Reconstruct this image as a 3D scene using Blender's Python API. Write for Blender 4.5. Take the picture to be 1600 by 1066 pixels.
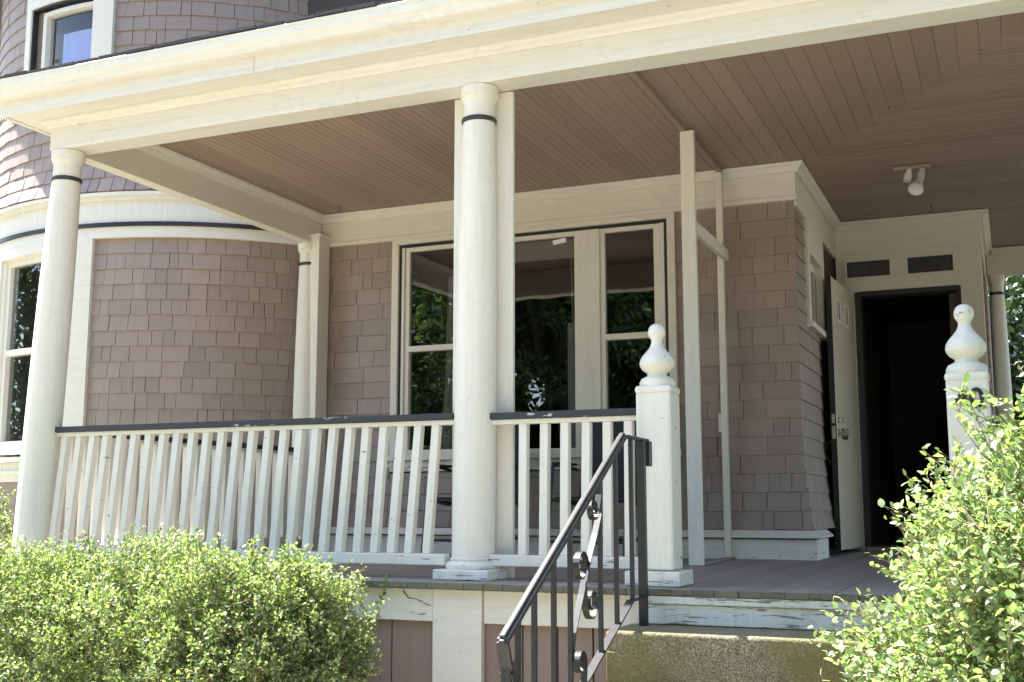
import bpy, bmesh, math, random
import numpy as np
from mathutils import Vector, Matrix, noise
R_ = math.radians
random.seed(7)
rng = np.random.default_rng(11)
for o in list(bpy.data.objects):
    bpy.data.objects.remove(o)
scene = bpy.context.scene
COL = scene.collection

# ------------------------------------------------------------------ camera
PITCH, YAW = R_(8.16), R_(23.3)
fw = Vector((-math.sin(YAW)*math.cos(PITCH), math.cos(YAW)*math.cos(PITCH), math.sin(PITCH)))
rt = Vector((math.cos(YAW), math.sin(YAW), 0)); up = rt.cross(fw)
cam_d = bpy.data.cameras.new('camera'); cam = bpy.data.objects.new('camera', cam_d); COL.objects.link(cam)
cam.matrix_world = Matrix(((rt.x, up.x, -fw.x, 2.486), (rt.y, up.y, -fw.y, -5.293), (rt.z, up.z, -fw.z, 0.350), (0, 0, 0, 1)))
cam_d.sensor_width = 36; cam_d.lens = 40.815; cam_d.clip_start = 0.05; cam_d.clip_end = 2000
scene.camera = cam
scene.render.resolution_x = 1024; scene.render.resolution_y = 682

# ------------------------------------------------------------------ sky, sun, exposure
SUN = Vector((-0.6, 0.072, 1.0)).normalized()
world = bpy.data.worlds.new('World'); scene.world = world; world.use_nodes = True
wn = world.node_tree.nodes; wl = world.node_tree.links
sky = wn.new('ShaderNodeTexSky'); sky.sky_type = 'NISHITA'; sky.sun_disc = False
sky.sun_elevation = math.asin(SUN.z); sky.sun_rotation = math.atan2(SUN.x, SUN.y)
bg = wn['Background']; bg.inputs['Strength'].default_value = 0.12
wl.new(sky.outputs['Color'], bg.inputs['Color'])
sun_d = bpy.data.lights.new('sun', 'SUN'); sun_d.energy = 5.0; sun_d.angle = R_(0.55); sun_d.color = (1.0, 0.965, 0.91)
sun = bpy.data.objects.new('sun', sun_d); COL.objects.link(sun)
sun.rotation_euler = SUN.to_track_quat('Z', 'Y').to_euler(); sun.location = (0, 0, 30)
vs = scene.view_settings; vs.view_transform = 'Standard'; vs.look = 'None'; vs.gamma = 1; vs.use_curve_mapping = False
vs.exposure = 2.38
scene.cycles.max_bounces = 10; scene.cycles.diffuse_bounces = 6; scene.cycles.transparent_max_bounces = 12

# ------------------------------------------------------------------ materials
M = {}
def new_mat(name):
    m = bpy.data.materials.new(name); m.use_nodes = True
    nt = m.node_tree; b = nt.nodes['Principled BSDF']; M[name] = m
    return m, nt, b
def nd(nt, t, **kw):
    n = nt.nodes.new(t)
    for k, v in kw.items(): setattr(n, k, v)
    return n
def ramp(nt, fac, stops):
    r = nd(nt, 'ShaderNodeValToRGB'); e = r.color_ramp.elements
    while len(e) < len(stops): e.new(0.5)
    for i, (p, c) in enumerate(stops): e[i].position = p; e[i].color = (c[0], c[1], c[2], 1)
    nt.links.new(fac, r.inputs['Fac']); return r.outputs['Color']
def pos(nt, scale=(1, 1, 1)):
    g = nd(nt, 'ShaderNodeNewGeometry'); mp = nd(nt, 'ShaderNodeMapping'); mp.inputs['Scale'].default_value = scale
    nt.links.new(g.outputs['Position'], mp.inputs['Vector']); return mp.outputs['Vector']
def noise_t(nt, vec, scale, detail=4, rough=0.55):
    n = nd(nt, 'ShaderNodeTexNoise'); n.inputs['Scale'].default_value = scale; n.inputs['Detail'].default_value = detail; n.inputs['Roughness'].default_value = rough
    nt.links.new(vec, n.inputs['Vector']); return n.outputs['Fac']
def mixc(nt, fac, a, b, mode='MIX'):
    m = nd(nt, 'ShaderNodeMix', data_type='RGBA', blend_type=mode)
    for s, v in ((0, fac), (6, a), (7, b)):
        if isinstance(v, (int, float)): m.inputs[s].default_value = v
        elif isinstance(v, tuple): m.inputs[s].default_value = (v[0], v[1], v[2], 1)
        else: nt.links.new(v, m.inputs[s])
    return m.outputs[2]
def bump(nt, b, h, strength, dist=0.01):
    n = nd(nt, 'ShaderNodeBump'); n.inputs['Strength'].default_value = strength; n.inputs['Distance'].default_value = dist
    nt.links.new(h, n.inputs['Height']); nt.links.new(n.outputs['Normal'], b.inputs['Normal'])
def sc(c, k): return tuple(x*k for x in c)

def paint(name, col, rough=0.45, grain=(60, 60, 4), peel=0.0, dirt=0.12, under=(0.22, 0.2, 0.17), vary=0.05, rnd=0.0, gstr=0.12, peel_scale=14, peel_axis=(1, 1, 2.5), streak=(22, 22, 1.1)):
    m, nt, b = new_mat(name)
    v = pos(nt); big = noise_t(nt, v, 1.7, 5, 0.6); fine = noise_t(nt, v, 22, 4, 0.6)
    gr = noise_t(nt, pos(nt, grain), 1.0, 3, 0.6)
    c = ramp(nt, big, [(0.25, sc(col, 1-vary)), (0.75, sc(col, 1+vary))])
    c = mixc(nt, ramp(nt, gr, [(0.35, (0, 0, 0)), (0.75, (1, 1, 1))]), c, sc(col, 0.93))
    dm = ramp(nt, mixc(nt, 0.55, big, fine), [(0.52, (0, 0, 0)), (0.75, (dirt, dirt, dirt))])
    c = mixc(nt, dm, c, (0.20, 0.17, 0.12))
    stk = noise_t(nt, pos(nt, streak), 1.0, 5, 0.65)
    c = mixc(nt, ramp(nt, stk, [(0.5, (0, 0, 0)), (0.8, (dirt*1.6,)*3)]), c, sc(col, 0.55))
    if rnd:
        oi = nd(nt, 'ShaderNodeObjectInfo')
        c = mixc(nt, 1.0, c, ramp(nt, oi.outputs['Random'], [(0, (1-rnd,)*3), (1, (1+rnd,)*3)]), 'MULTIPLY')
    if peel:
        pm = noise_t(nt, pos(nt, peel_axis), peel_scale, 8, 0.68)
        pk = ramp(nt, pm, [(0.70-peel*0.24, (0, 0, 0)), (0.715-peel*0.24, (1, 1, 1))])
        c = mixc(nt, pk, c, under)
        b.inputs['Roughness'].default_value = 0.6
        hh = mixc(nt, pk, gr, (0.0, 0.0, 0.0))
        bump(nt, b, hh, 0.35, 0.004)
    else:
        b.inputs['Roughness'].default_value = rough
        bump(nt, b, gr, gstr, 0.004)
    nt.links.new(c, b.inputs['Base Color'])
    return m
CREAM = (0.73, 0.675, 0.575)
paint('cream', CREAM, 0.4, grain=(5, 60, 60), dirt=0.14, streak=(1.1, 12, 30), peel=0.06, peel_scale=16, under=(0.4, 0.35, 0.27))
paint('eave_paint', (0.70, 0.665, 0.60), 0.42, grain=(5, 60, 60), dirt=0.2, streak=(1.1, 12, 30), peel=0.09, peel_scale=14, under=(0.36, 0.32, 0.26))
paint('cream_post', (0.74, 0.69, 0.595), 0.36, grain=(50, 50, 4), dirt=0.14, peel=0.07, peel_scale=20, under=(0.4, 0.35, 0.27), peel_axis=(1.6, 1.6, .8))
paint('cream_worn', (0.725, 0.685, 0.595), 0.5, grain=(5, 60, 60), peel=0.36, peel_scale=13, peel_axis=(.6, 1, 4.5))
paint('cream_peel', (0.72, 0.70, 0.62), 0.55, grain=(5, 60, 60), peel=0.52, peel_scale=13, peel_axis=(.5, 1, 5), dirt=.3)
paint('newel_paint', (0.70, 0.67, 0.58), 0.35, grain=(50, 50, 4), peel=0.2, peel_scale=11)
paint('baluster_paint', (0.745, 0.70, 0.60), 0.42, grain=(50, 50, 4), peel=0.16, peel_scale=13)
paint('black_trim', (0.022, 0.022, 0.022), 0.4, grain=(5, 60, 60), dirt=0.05, vary=0.2)
paint('black_rail', (0.028, 0.03, 0.034), 0.42, grain=(4, 60, 60), peel=0.26, under=(0.45, 0.44, 0.4), peel_scale=10)
paint('shingle', (0.315, 0.243, 0.202), 0.6, grain=(90, 90, 5), dirt=0.2, rnd=0.09, streak=(40, 40, 2.5), gstr=0.35)
paint('shingle_dark_gap', (0.06, 0.05, 0.045), 0.8)
paint('ceiling_paint', (0.32, 0.232, 0.183), 0.45, grain=(30, 30, 30), dirt=0.08, peel=0.075, under=(0.07, 0.055, 0.045), rnd=0.08, peel_scale=15, peel_axis=(3, 1, 1))
paint('floor_paint', (0.255, 0.217, 0.195), 0.42, grain=(60, 4, 60), peel=0.1, under=(0.09, 0.075, 0.06), rnd=0.08)
paint('floor_edge', (0.12, 0.115, 0.075), 0.7, grain=(40, 40, 40), peel=0.4, under=(0.05, 0.052, 0.03), rnd=0.2)
paint('skirt_paint', (0.285, 0.20, 0.165), 0.6, grain=(60, 60, 3), dirt=0.1, rnd=0.05, gstr=0.3)
paint('door_paint', (0.62, 0.54, 0.42), 0.4, grain=(60, 60, 4))
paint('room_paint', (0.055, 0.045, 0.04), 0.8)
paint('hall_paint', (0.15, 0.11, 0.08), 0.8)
paint('curtain', (0.55, 0.52, 0.5), 0.9, grain=(60, 60, 2))
paint('blue_curtain', (0.42, 0.50, 0.78), 0.9, grain=(25, 25, 25), gstr=0.6)
paint('shade_cloth', (0.42, 0.38, 0.30), 0.9)
paint('bulb_white', (0.75, 0.72, 0.68), 0.3)
paint('neighbour_siding', (0.42, 0.5, 0.66), 0.6, grain=(10, 10, 60))
paint('roof_shingle', (0.085, 0.075, 0.08), 0.85, grain=(120, 120, 120), rnd=0.25, gstr=0.8)
paint('bark', (0.11, 0.085, 0.06), 0.85, grain=(30, 30, 8), gstr=0.9)
paint('twig', (0.17, 0.105, 0.065), 0.8, grain=(60, 60, 60))
paint('old_wood', (0.19, 0.14, 0.095), 0.85, grain=(90, 90, 4), vary=0.3, gstr=0.7)

m, nt, b = new_mat('iron')
b.inputs['Roughness'].default_value = 0.48
n1 = noise_t(nt, pos(nt), 45, 6, 0.7)
nt.links.new(ramp(nt, n1, [(0.45, (0.006, 0.006, 0.007)), (0.72, (0.018, 0.016, 0.016))]), b.inputs['Base Color'])
bump(nt, b, n1, 0.25, 0.003)
m, nt, b = new_mat('chair_metal'); b.inputs['Base Color'].default_value = (0.02, 0.021, 0.025, 1); b.inputs['Roughness'].default_value = 0.4
m, nt, b = new_mat('chair_sling')
w = nd(nt, 'ShaderNodeTexWave'); w.inputs['Scale'].default_value = 60; w.bands_direction = 'X'
nt.links.new(pos(nt), w.inputs['Vector'])
nt.links.new(ramp(nt, w.outputs['Fac'], [(0, (0.008, 0.008, 0.010)), (1, (0.03, 0.03, 0.034))]), b.inputs['Base Color']); b.inputs['Roughness'].default_value = 0.7
m, nt, b = new_mat('brass'); b.inputs['Base Color'].default_value = (0.62, 0.56, 0.46, 1); b.inputs['Metallic'].default_value = 1; b.inputs['Roughness'].default_value = 0.3
m, nt, b = new_mat('number_black'); b.inputs['Base Color'].default_value = (0.015, 0.015, 0.015, 1); b.inputs['Roughness'].default_value = 0.4
m, nt, b = new_mat('white_tag'); b.inputs['Base Color'].default_value = (0.8, 0.8, 0.8, 1)

m, nt, b = new_mat('concrete')
v = pos(nt); n1 = noise_t(nt, v, 3, 5, 0.6); n2 = noise_t(nt, v, 140, 3, 0.7); n3 = noise_t(nt, v, 2.2, 6, 0.65)
c = ramp(nt, n2, [(0.34, (0.06, 0.05, 0.03)), (0.5, (0.19, 0.165, 0.11)), (0.7, (0.46, 0.4, 0.31))])
c = mixc(nt, ramp(nt, n3, [(0.40, (0, 0, 0)), (0.62, (0.8, 0.8, 0.8))]), c, (0.14, 0.125, 0.03))
nt.links.new(c, b.inputs['Base Color']); b.inputs['Roughness'].default_value = 0.9; bump(nt, b, n2, 0.9, 0.008)
m, nt, b = new_mat('path_concrete')
nt.links.new(ramp(nt, noise_t(nt, pos(nt), 6, 7, 0.65), [(0.3, (0.42, 0.395, 0.345)), (0.7, (0.55, 0.52, 0.465))]), b.inputs['Base Color']); b.inputs['Roughness'].default_value = 0.9
m, nt, b = new_mat('lawn')
nt.links.new(ramp(nt, noise_t(nt, pos(nt), 5, 8, 0.7), [(0.3, (0.17, 0.16, 0.09)), (0.55, (0.26, 0.24, 0.175)), (0.75, (0.38, 0.345, 0.28))]), b.inputs['Base Color']); b.inputs['Roughness'].default_value = 0.9
m, nt, b = new_mat('asphalt')
nt.links.new(ramp(nt, noise_t(nt, pos(nt), 30, 6, 0.7), [(0.3, (0.05, 0.05, 0.05)), (0.7, (0.085, 0.083, 0.08))]), b.inputs['Base Color']); b.inputs['Roughness'].default_value = 0.9

def leaf_mat(name, c0, c1, c2, trans=0.35, rough=0.38):
    m, nt, b = new_mat(name)
    g = nd(nt, 'ShaderNodeNewGeometry')
    col = ramp(nt, g.outputs['Random Per Island'], [(0.0, c0), (0.6, c1), (1.0, c2)])
    nt.links.new(col, b.inputs['Base Color']); b.inputs['Roughness'].default_value = rough
    t = nd(nt, 'ShaderNodeBsdfTranslucent')
    nt.links.new(mixc(nt, 1.0, col, (1.25, 1.45, 0.6), 'MULTIPLY'), t.inputs['Color'])
    mx = nd(nt, 'ShaderNodeMixShader'); mx.inputs[0].default_value = trans
    nt.links.new(b.outputs[0], mx.inputs[1]); nt.links.new(t.outputs[0], mx.inputs[2])
    nt.links.new(mx.outputs[0], nt.nodes['Material Output'].inputs['Surface'])
leaf_mat('leaf_hedge', (0.075, 0.12, 0.06), (0.235, 0.30, 0.125), (0.54, 0.56, 0.29), .42, .55)
leaf_mat('leaf_bush', (0.12, 0.18, 0.09), (0.27, 0.35, 0.17), (0.5, 0.54, 0.31), .42, .5)
leaf_mat('leaf_tree', (0.04, 0.075, 0.035), (0.085, 0.135, 0.055), (0.2, 0.26, 0.11), 0.35, 0.28)
leaf_mat('leaf_dark', (0.02, 0.038, 0.02), (0.045, 0.075, 0.035), (0.09, 0.125, 0.06), 0.2, 0.3)

def glass(name, tint, ior):
    m = bpy.data.materials.new(name); m.use_nodes = True; M[name] = m; nt = m.node_tree
    nt.nodes.remove(nt.nodes['Principled BSDF'])
    tr = nd(nt, 'ShaderNodeBsdfTransparent'); tr.inputs['Color'].default_value = (*tint, 1)
    gl = nd(nt, 'ShaderNodeBsdfGlossy'); gl.inputs['Roughness'].default_value = 0.008
    fr = nd(nt, 'ShaderNodeFresnel'); fr.inputs['IOR'].default_value = ior
    nb = nd(nt, 'ShaderNodeBump'); nb.inputs['Strength'].default_value = 0.06; nb.inputs['Distance'].default_value = 0.02
    nt.links.new(noise_t(nt, pos(nt), 2.5, 2, 0.4), nb.inputs['Height']); nt.links.new(nb.outputs['Normal'], gl.inputs['Normal'])
    mx = nd(nt, 'ShaderNodeMixShader'); ge = nd(nt, 'ShaderNodeNewGeometry'); mm = nd(nt, 'ShaderNodeMath', operation='MULTIPLY'); m1 = nd(nt, 'ShaderNodeMath', operation='SUBTRACT'); m1.inputs[0].default_value = 1.0
    nt.links.new(ge.outputs['Backfacing'], m1.inputs[1]); nt.links.new(m1.outputs[0], mm.inputs[0]); nt.links.new(fr.outputs[0], mm.inputs[1])
    nt.links.new(mm.outputs[0], mx.inputs[0]); nt.links.new(tr.outputs[0], mx.inputs[1]); nt.links.new(gl.outputs[0], mx.inputs[2])
    nt.links.new(mx.outputs[0], nt.nodes['Material Output'].inputs['Surface'])
glass('glass', (0.72, 0.72, 0.72), 2.35)
glass('glass_clear', (0.9, 0.9, 0.92), 1.6)

# ------------------------------------------------------------------ mesh helpers
def T(o, label=None, cat=None, group=None, kind=None):
    for k, v in (('label', label), ('category', cat), ('group', group), ('kind', kind)):
        if v: o[k] = v
    return o
def empty(name, loc=(0, 0, 0), parent=None):
    o = bpy.data.objects.new(name, None); COL.objects.link(o); o.location = loc
    o.empty_display_size = 0.1
    if parent: o.parent = parent; o.matrix_parent_inverse = Matrix.Translation(parent.matrix_world_loc if False else Vector((0, 0, 0)))
    return o
class MB:
    def __init__(s): s.v = []; s.f = []
    def add(s, vs_, fs):
        n = len(s.v); s.v += [tuple(p) for p in vs_]; s.f += [tuple(i+n for i in f) for f in fs]; return s
    def box(s, x0, x1, y0, y1, z0, z1):
        x0, x1 = min(x0, x1), max(x0, x1); y0, y1 = min(y0, y1), max(y0, y1); z0, z1 = min(z0, z1), max(z0, z1)
        return s.add([(x0,y0,z0),(x1,y0,z0),(x1,y1,z0),(x0,y1,z0),(x0,y0,z1),(x1,y0,z1),(x1,y1,z1),(x0,y1,z1)],
                     [(0,3,2,1),(4,5,6,7),(0,1,5,4),(1,2,6,5),(2,3,7,6),(3,0,4,7)])
    def hexa(s, bot, top):
        return s.add(list(bot)+list(top), [(0,3,2,1),(4,5,6,7),(0,1,5,4),(1,2,6,5),(2,3,7,6),(3,0,4,7)])
    def beam(s, a, b, w, h, upv=(0, 0, 1)):
        a = Vector(a); b = Vector(b); d = (b-a).normalized(); u = Vector(upv)
        r = d.cross(u).normalized(); u = r.cross(d)
        q = [(-1,-1),(1,-1),(1,1),(-1,1)]
        return s.hexa([a+r*(w/2*i)+u*(h/2*j) for i, j in q][::-1], [b+r*(w/2*i)+u*(h/2*j) for i, j in q][::-1])
    def lathe(s, prof, c=(0, 0, 0), seg=32, axis=None):
        n = len(s.v); k = len(prof)
        for r, z in prof:
            for i in range(seg):
                a = 2*math.pi*i/seg; s.v.append((c[0]+r*math.cos(a), c[1]+r*math.sin(a), c[2]+z))
        for j in range(k-1):
            for i in range(seg):
                i2 = (i+1) % seg; s.f.append((n+j*seg+i, n+j*seg+i2, n+(j+1)*seg+i2, n+(j+1)*seg+i))
        s.f.append(tuple(n+i for i in range(seg))[::-1]); s.f.append(tuple(n+(k-1)*seg+i for i in range(seg)))
        return s
    def tube(s, pts, r, seg=8):
        pts = [Vector(p) for p in pts]; n = len(s.v); rr = r if isinstance(r, (list, tuple)) else [r]*len(pts)
        prev = None
        for i, p in enumerate(pts):
            d = (pts[min(i+1, len(pts)-1)]-pts[max(i-1, 0)]).normalized()
            if prev is None: prev = d.orthogonal().normalized()
            a = (prev - d*prev.dot(d)).normalized(); prev = a; bb = d.cross(a)
            for k in range(seg):
                t = 2*math.pi*k/seg; s.v.append(tuple(p+(a*math.cos(t)+bb*math.sin(t))*rr[i]))
        for i in range(len(pts)-1):
            for k in range(seg):
                k2 = (k+1) % seg; s.f.append((n+i*seg+k, n+i*seg+k2, n+(i+1)*seg+k2, n+(i+1)*seg+k))
        s.f.append(tuple(n+k for k in range(seg))[::-1]); s.f.append(tuple(n+(len(pts)-1)*seg+k for k in range(seg)))
        return s
    def ring(s, c, t0, t1, r0, r1, z0, z1, step=2.0):
        """arc slab on a round tower, angles in degrees from the front (-y), positive to the right"""
        k = max(1, int(math.ceil(abs(t1-t0)/step))); n = len(s.v)
        for i in range(k+1):
            a = R_(t0+(t1-t0)*i/k); sx, sy = math.sin(a), -math.cos(a)
            for r, z in ((r0, z0), (r1, z0), (r1, z1), (r0, z1)): s.v.append((c[0]+sx*r, c[1]+sy*r, z))
        for i in range(k):
            b0 = n+4*i; b1 = b0+4
            for j in range(4): s.f.append((b0+j, b1+j, b1+(j+1) % 4, b0+(j+1) % 4))
        s.f.append((n, n+1, n+2, n+3)); s.f.append((n+4*k+3, n+4*k+2, n+4*k+1, n+4*k)); return s
    def extrude(s, poly, fn):
        """poly: list of 2d pts; fn(p, end) -> 3d point for end 0 / 1"""
        k = len(poly); a = [fn(p, 0) for p in poly]; b_ = [fn(p, 1) for p in poly]
        return s.add(a+b_, [tuple(range(k))[::-1], tuple(range(k, 2*k))]+[(i, (i+1) % k, k+(i+1) % k, k+i) for i in range(k)])
    def mesh(s, name, mat):
        me = bpy.data.meshes.new(name); me.from_pydata(s.v, [], s.f); me.materials.append(M[mat])
        bm = bmesh.new(); bm.from_mesh(me); bmesh.ops.recalc_face_normals(bm, faces=bm.faces); bm.to_mesh(me); bm.free()
        return me
    def build(s, name, mat, parent=None, bev=0.0, smooth=None, bseg=2):
        me = s.mesh(name, mat); o = bpy.data.objects.new(name, me); COL.objects.link(o)
        if smooth is not None:
            for p in me.polygons: p.use_smooth = True
            try: me.set_sharp_from_angle(angle=R_(smooth))
            except Exception: pass
        if bev:
            md = o.modifiers.new('bevel', 'BEVEL'); md.width = bev; md.segments = bseg; md.limit_method = 'ANGLE'; md.angle_limit = R_(40)
        if parent: o.parent = parent
        return o
def inst(name, me, parent, loc=(0, 0, 0), rot=(0, 0, 0), scale=(1, 1, 1)):
    o = bpy.data.objects.new(name, me); COL.objects.link(o); o.location = loc; o.rotation_euler = rot; o.scale = scale; o.parent = parent
    return o

# ------------------------------------------------------------------ setting: ground
GZ = -1.15
def sheet(name, mat, x0, x1, y0, y1, z):
    o = MB().add([(x0,y0,z),(x1,y0,z),(x1,y1,z),(x0,y1,z)], [(0,1,2,3)]).build(name, mat); T(o, kind='structure'); return o
sheet('ground', 'lawn', -600, 600, -600, 600, GZ)
sheet('path', 'path_concrete', 0.7, 2.7, -9.0, -1.2, GZ+0.004)
sheet('pavement', 'path_concrete', -60, 60, -10.6, -9.0, GZ+0.006)
sheet('road', 'asphalt', -60, 60, -18.5, -11.2, GZ+0.004)

# ------------------------------------------------------------------ house (walls, windows, door)
W, D = 2.86, 4.82            # front wall and door wall
XC = 1.14                    # corner where the wall turns back to the door
ZC, ZB = 2.77, 2.52          # ceiling, underside of beams
house = empty('house'); T(house, 'mauve shingled house wall with triple window and open front door behind the porch', 'house')
wall = MB()
wall.box(-3.2, -2.0, W, W+.14, -1.2, 5.6).box(.21, XC, W, W+.14, -1.2, 5.6).box(-2.0, .21, W, W+.14, 2.46, 5.6).box(-2.0, .21, W, W+.14, -1.2, .70)
wall.box(XC-.14, XC, W+.14, 3.36, -1.2, 2.77).box(XC-.14, XC, 3.97, D+.14, -1.2, 2.77).box(XC-.14, XC, 3.36, 3.97, -1.2, 1.75).box(XC-.14, XC, 3.36, 3.97, 2.24, 2.77)
wall.box(XC, 1.33, D, D+.14, -1.2, 2.77).box(2.16, 2.31, D, D+.14, -1.2, 2.77).box(1.33, 2.16, D, D+.14, 2.16, 2.30).box(1.33, 2.16, D, D+.14, 2.415, 2.77)
wall.box(1.625, 1.745, D, D+.14, 2.30, 2.415)
wall.box(2.17, 2.318, D+.02, 11, -1.2, 2.77)
wall_o = wall.build('wall', 'shingle_dark_gap', house)
up_w = MB().box(XC, 6.0, W, W+.14, 2.95, 5.6).build('upper_wall', 'shingle', house)
rf = MB().extrude([(-.15, 5.6), (3.0, 5.6), (6.5, 8.2), (10, 5.6), (10.5, 5.6), (6.5, 8.6), (2.3, 5.55)][1:], lambda p, e: ((-3.2, 6.4)[e], p[0], p[1])).build('roof', 'roof_shingle', house)
# rooms behind the glass
rm = MB()
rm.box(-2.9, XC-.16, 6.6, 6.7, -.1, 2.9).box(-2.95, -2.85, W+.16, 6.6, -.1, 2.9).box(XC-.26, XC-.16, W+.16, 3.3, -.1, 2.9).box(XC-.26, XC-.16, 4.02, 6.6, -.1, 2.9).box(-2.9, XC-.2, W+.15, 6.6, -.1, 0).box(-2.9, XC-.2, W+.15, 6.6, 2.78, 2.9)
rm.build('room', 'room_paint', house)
hm = MB()
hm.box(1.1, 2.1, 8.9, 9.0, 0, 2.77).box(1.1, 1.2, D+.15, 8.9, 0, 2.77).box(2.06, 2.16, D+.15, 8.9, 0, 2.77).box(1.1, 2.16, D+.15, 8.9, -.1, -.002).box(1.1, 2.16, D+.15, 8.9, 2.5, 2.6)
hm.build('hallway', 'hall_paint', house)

# shingle: a tapered slab, 1 wide (x) and 1 high (z); thick at the butt, proud towards -y
def shingle_mesh(nm, mat, jag=0.0):
    t0, t1 = 0.013, 0.004; j = jag
    b = MB(); b.add([(-.5,-t0,0),(.5,-t0,j),(.5,.004,j),(-.5,.004,0),(-.5,-t1,1),(.5,-t1,1),(.5,.004,1),(-.5,.004,1)],
                    [(0,3,2,1),(4,5,6,7),(0,1,5,4),(1,2,6,5),(2,3,7,6),(3,0,4,7)])
    return b.mesh(nm, mat)
SH = [shingle_mesh('shingle', 'shingle', j) for j in (0, .008, -.01, .015, -.005)]
EXPO = 0.1285
def course_widths(total, lo=.085, hi=.2):
    out = []; x = 0
    while x < total-1e-6:
        w_ = random.uniform(lo, hi) if random.random() < .75 else random.uniform(.07, .12)
        if total-x-w_ < .05: w_ = total-x
        out.append((x, w_)); x += w_
    return out
def flare(z): return 0.055*max(0, (0.95-z)/.75)**2
n_sh = 0
def wall_shingles(x0, x1, z0, z1, lo=.13, hi=.33):
    k = 0; z = 2.51-EXPO
    while z > 0.12:
        if z+EXPO > z0 and z < z1-.01:
            xe = x1+(flare(z)+.012 if x1 > 1 else 0)
            for x, w_ in course_widths(xe-x0, lo, hi):
                h = min(EXPO*1.22, z1-z)
                if h < .02: continue
                f0, f1 = flare(z), flare(z+h)
                o = inst('shingle', random.choice(SH), wall_o, (x0+x+w_/2, W-.002-f0, z+random.uniform(-.003, .003)), (-math.atan2(f0-f1, h)-.02+random.uniform(-.012, .006), random.gauss(0, .0035), 0), (max(.03, w_-random.choice((.0025, .003, .005))), random.uniform(.8, 1.25), h))
        z -= EXPO
wall_shingles(-2.72, -2.075, 0, 2.51); wall_shingles(.288, XC+.002, 0, 2.51); wall_shingles(-2.075, .288, 0, .62)
# side face: shingles turned to face +x
def side_shingles(y0, y1, z0, z1):
    z = 2.51-EXPO
    while z > .12:
        h = min(EXPO*1.22, z1-z)
        if z+EXPO > z0 and z < z1-.03:
            zz = max(z, z0)
            for y, w_ in course_widths(y1-y0, .09, .2):
                f0, f1 = flare(z), flare(z+h)
                inst('shingle', random.choice(SH), wall_o, (XC+.002+f0, y0+y+w_/2, z), (-math.atan2(f0-f1, h)-.02, 0, math.pi/2), (w_-.003, 1.1, h))
        z -= EXPO
side_shingles(W-.01, 3.27, 0, 2.47); side_shingles(3.27, 3.9, 0, 1.70)
# side of the far corner by the back column
z = 2.51-EXPO
while z > .1:
    inst('shingle', SH[0], wall_o, (2.322, 5.52, z), (-.03, 0, math.pi/2), (1.25, 1.3, EXPO*1.2)); z -= EXPO
# frieze and crown mould under the ceiling
def crown(poly_path, name, mat='cream'): pass
fr_ = MB(); y = W
fr_.box(-2.75, XC+.03, y-.03, y, 2.535, ZC-.003).box(-2.75, XC+.042, y-.042, y, 2.505, 2.538)
fr_.build('frieze', 'cream', house, .003)
fr2 = MB().box(XC, XC+.03, W+.002, D-.03, 2.47, ZC-.003).build('frieze', 'cream', house, .003)
fr3 = MB().box(XC+.03, 2.33, D-.032, D-.001, 2.50, ZC-.004).build('frieze', 'cream', house, .003)
MB().box(2.31, 2.35, 6.15, 6.30, 0, 2.47).build('corner_board', 'cream_post', house, .004)
fr4 = MB().box(2.31, 2.34, D+.0, 6.4, 2.47, ZC-.004).build('frieze', 'cream', house, .003)
cp = [(0, 0), (.02, 0), (.028, .012), (.04, .03), (.06, .045), (.066, .062), (0, .062)]
def cz(p): return ZC-.065+p[1]
MB().extrude(cp, lambda p, e: ((-2.75, XC+.03+p[0])[e], W-.03-p[0], cz(p))).build('crown_mould', 'cream', house)
MB().extrude(cp, lambda p, e: (XC+.03+p[0], (W-.03-p[0], D-.03-p[0])[e], cz(p))).build('crown_mould', 'cream', house)
MB().extrude(cp, lambda p, e: ((XC+.03+p[0], 2.34+p[0])[e], D-.03-p[0], cz(p))).build('crown_mould', 'cream', house)
MB().extrude(cp, lambda p, e: (2.34+p[0], (D-.03-p[0], 6.4)[e], cz(p))).build('crown_mould', 'cream', house)
# water table and base board
MB().box(-2.7, XC+.1, W-.085, W, -.02, .135).box(XC, XC+.1, W, 3.30, -.02, .135).build('base_board', 'cream_worn', house, .004)
bt = [(0, 0), (.13, 0), (.13, .012), (.085, .05), (0, .05)]
MB().extrude(bt, lambda p, e: ((-2.7, XC+p[0])[e], W-p[0], .145+p[1])).build('water_table', 'cream_worn', house)
MB().extrude(bt, lambda p, e: (XC+p[0], (W-p[0], 3.34)[e], .145+p[1])).build('water_table', 'cream_worn', house)

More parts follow.
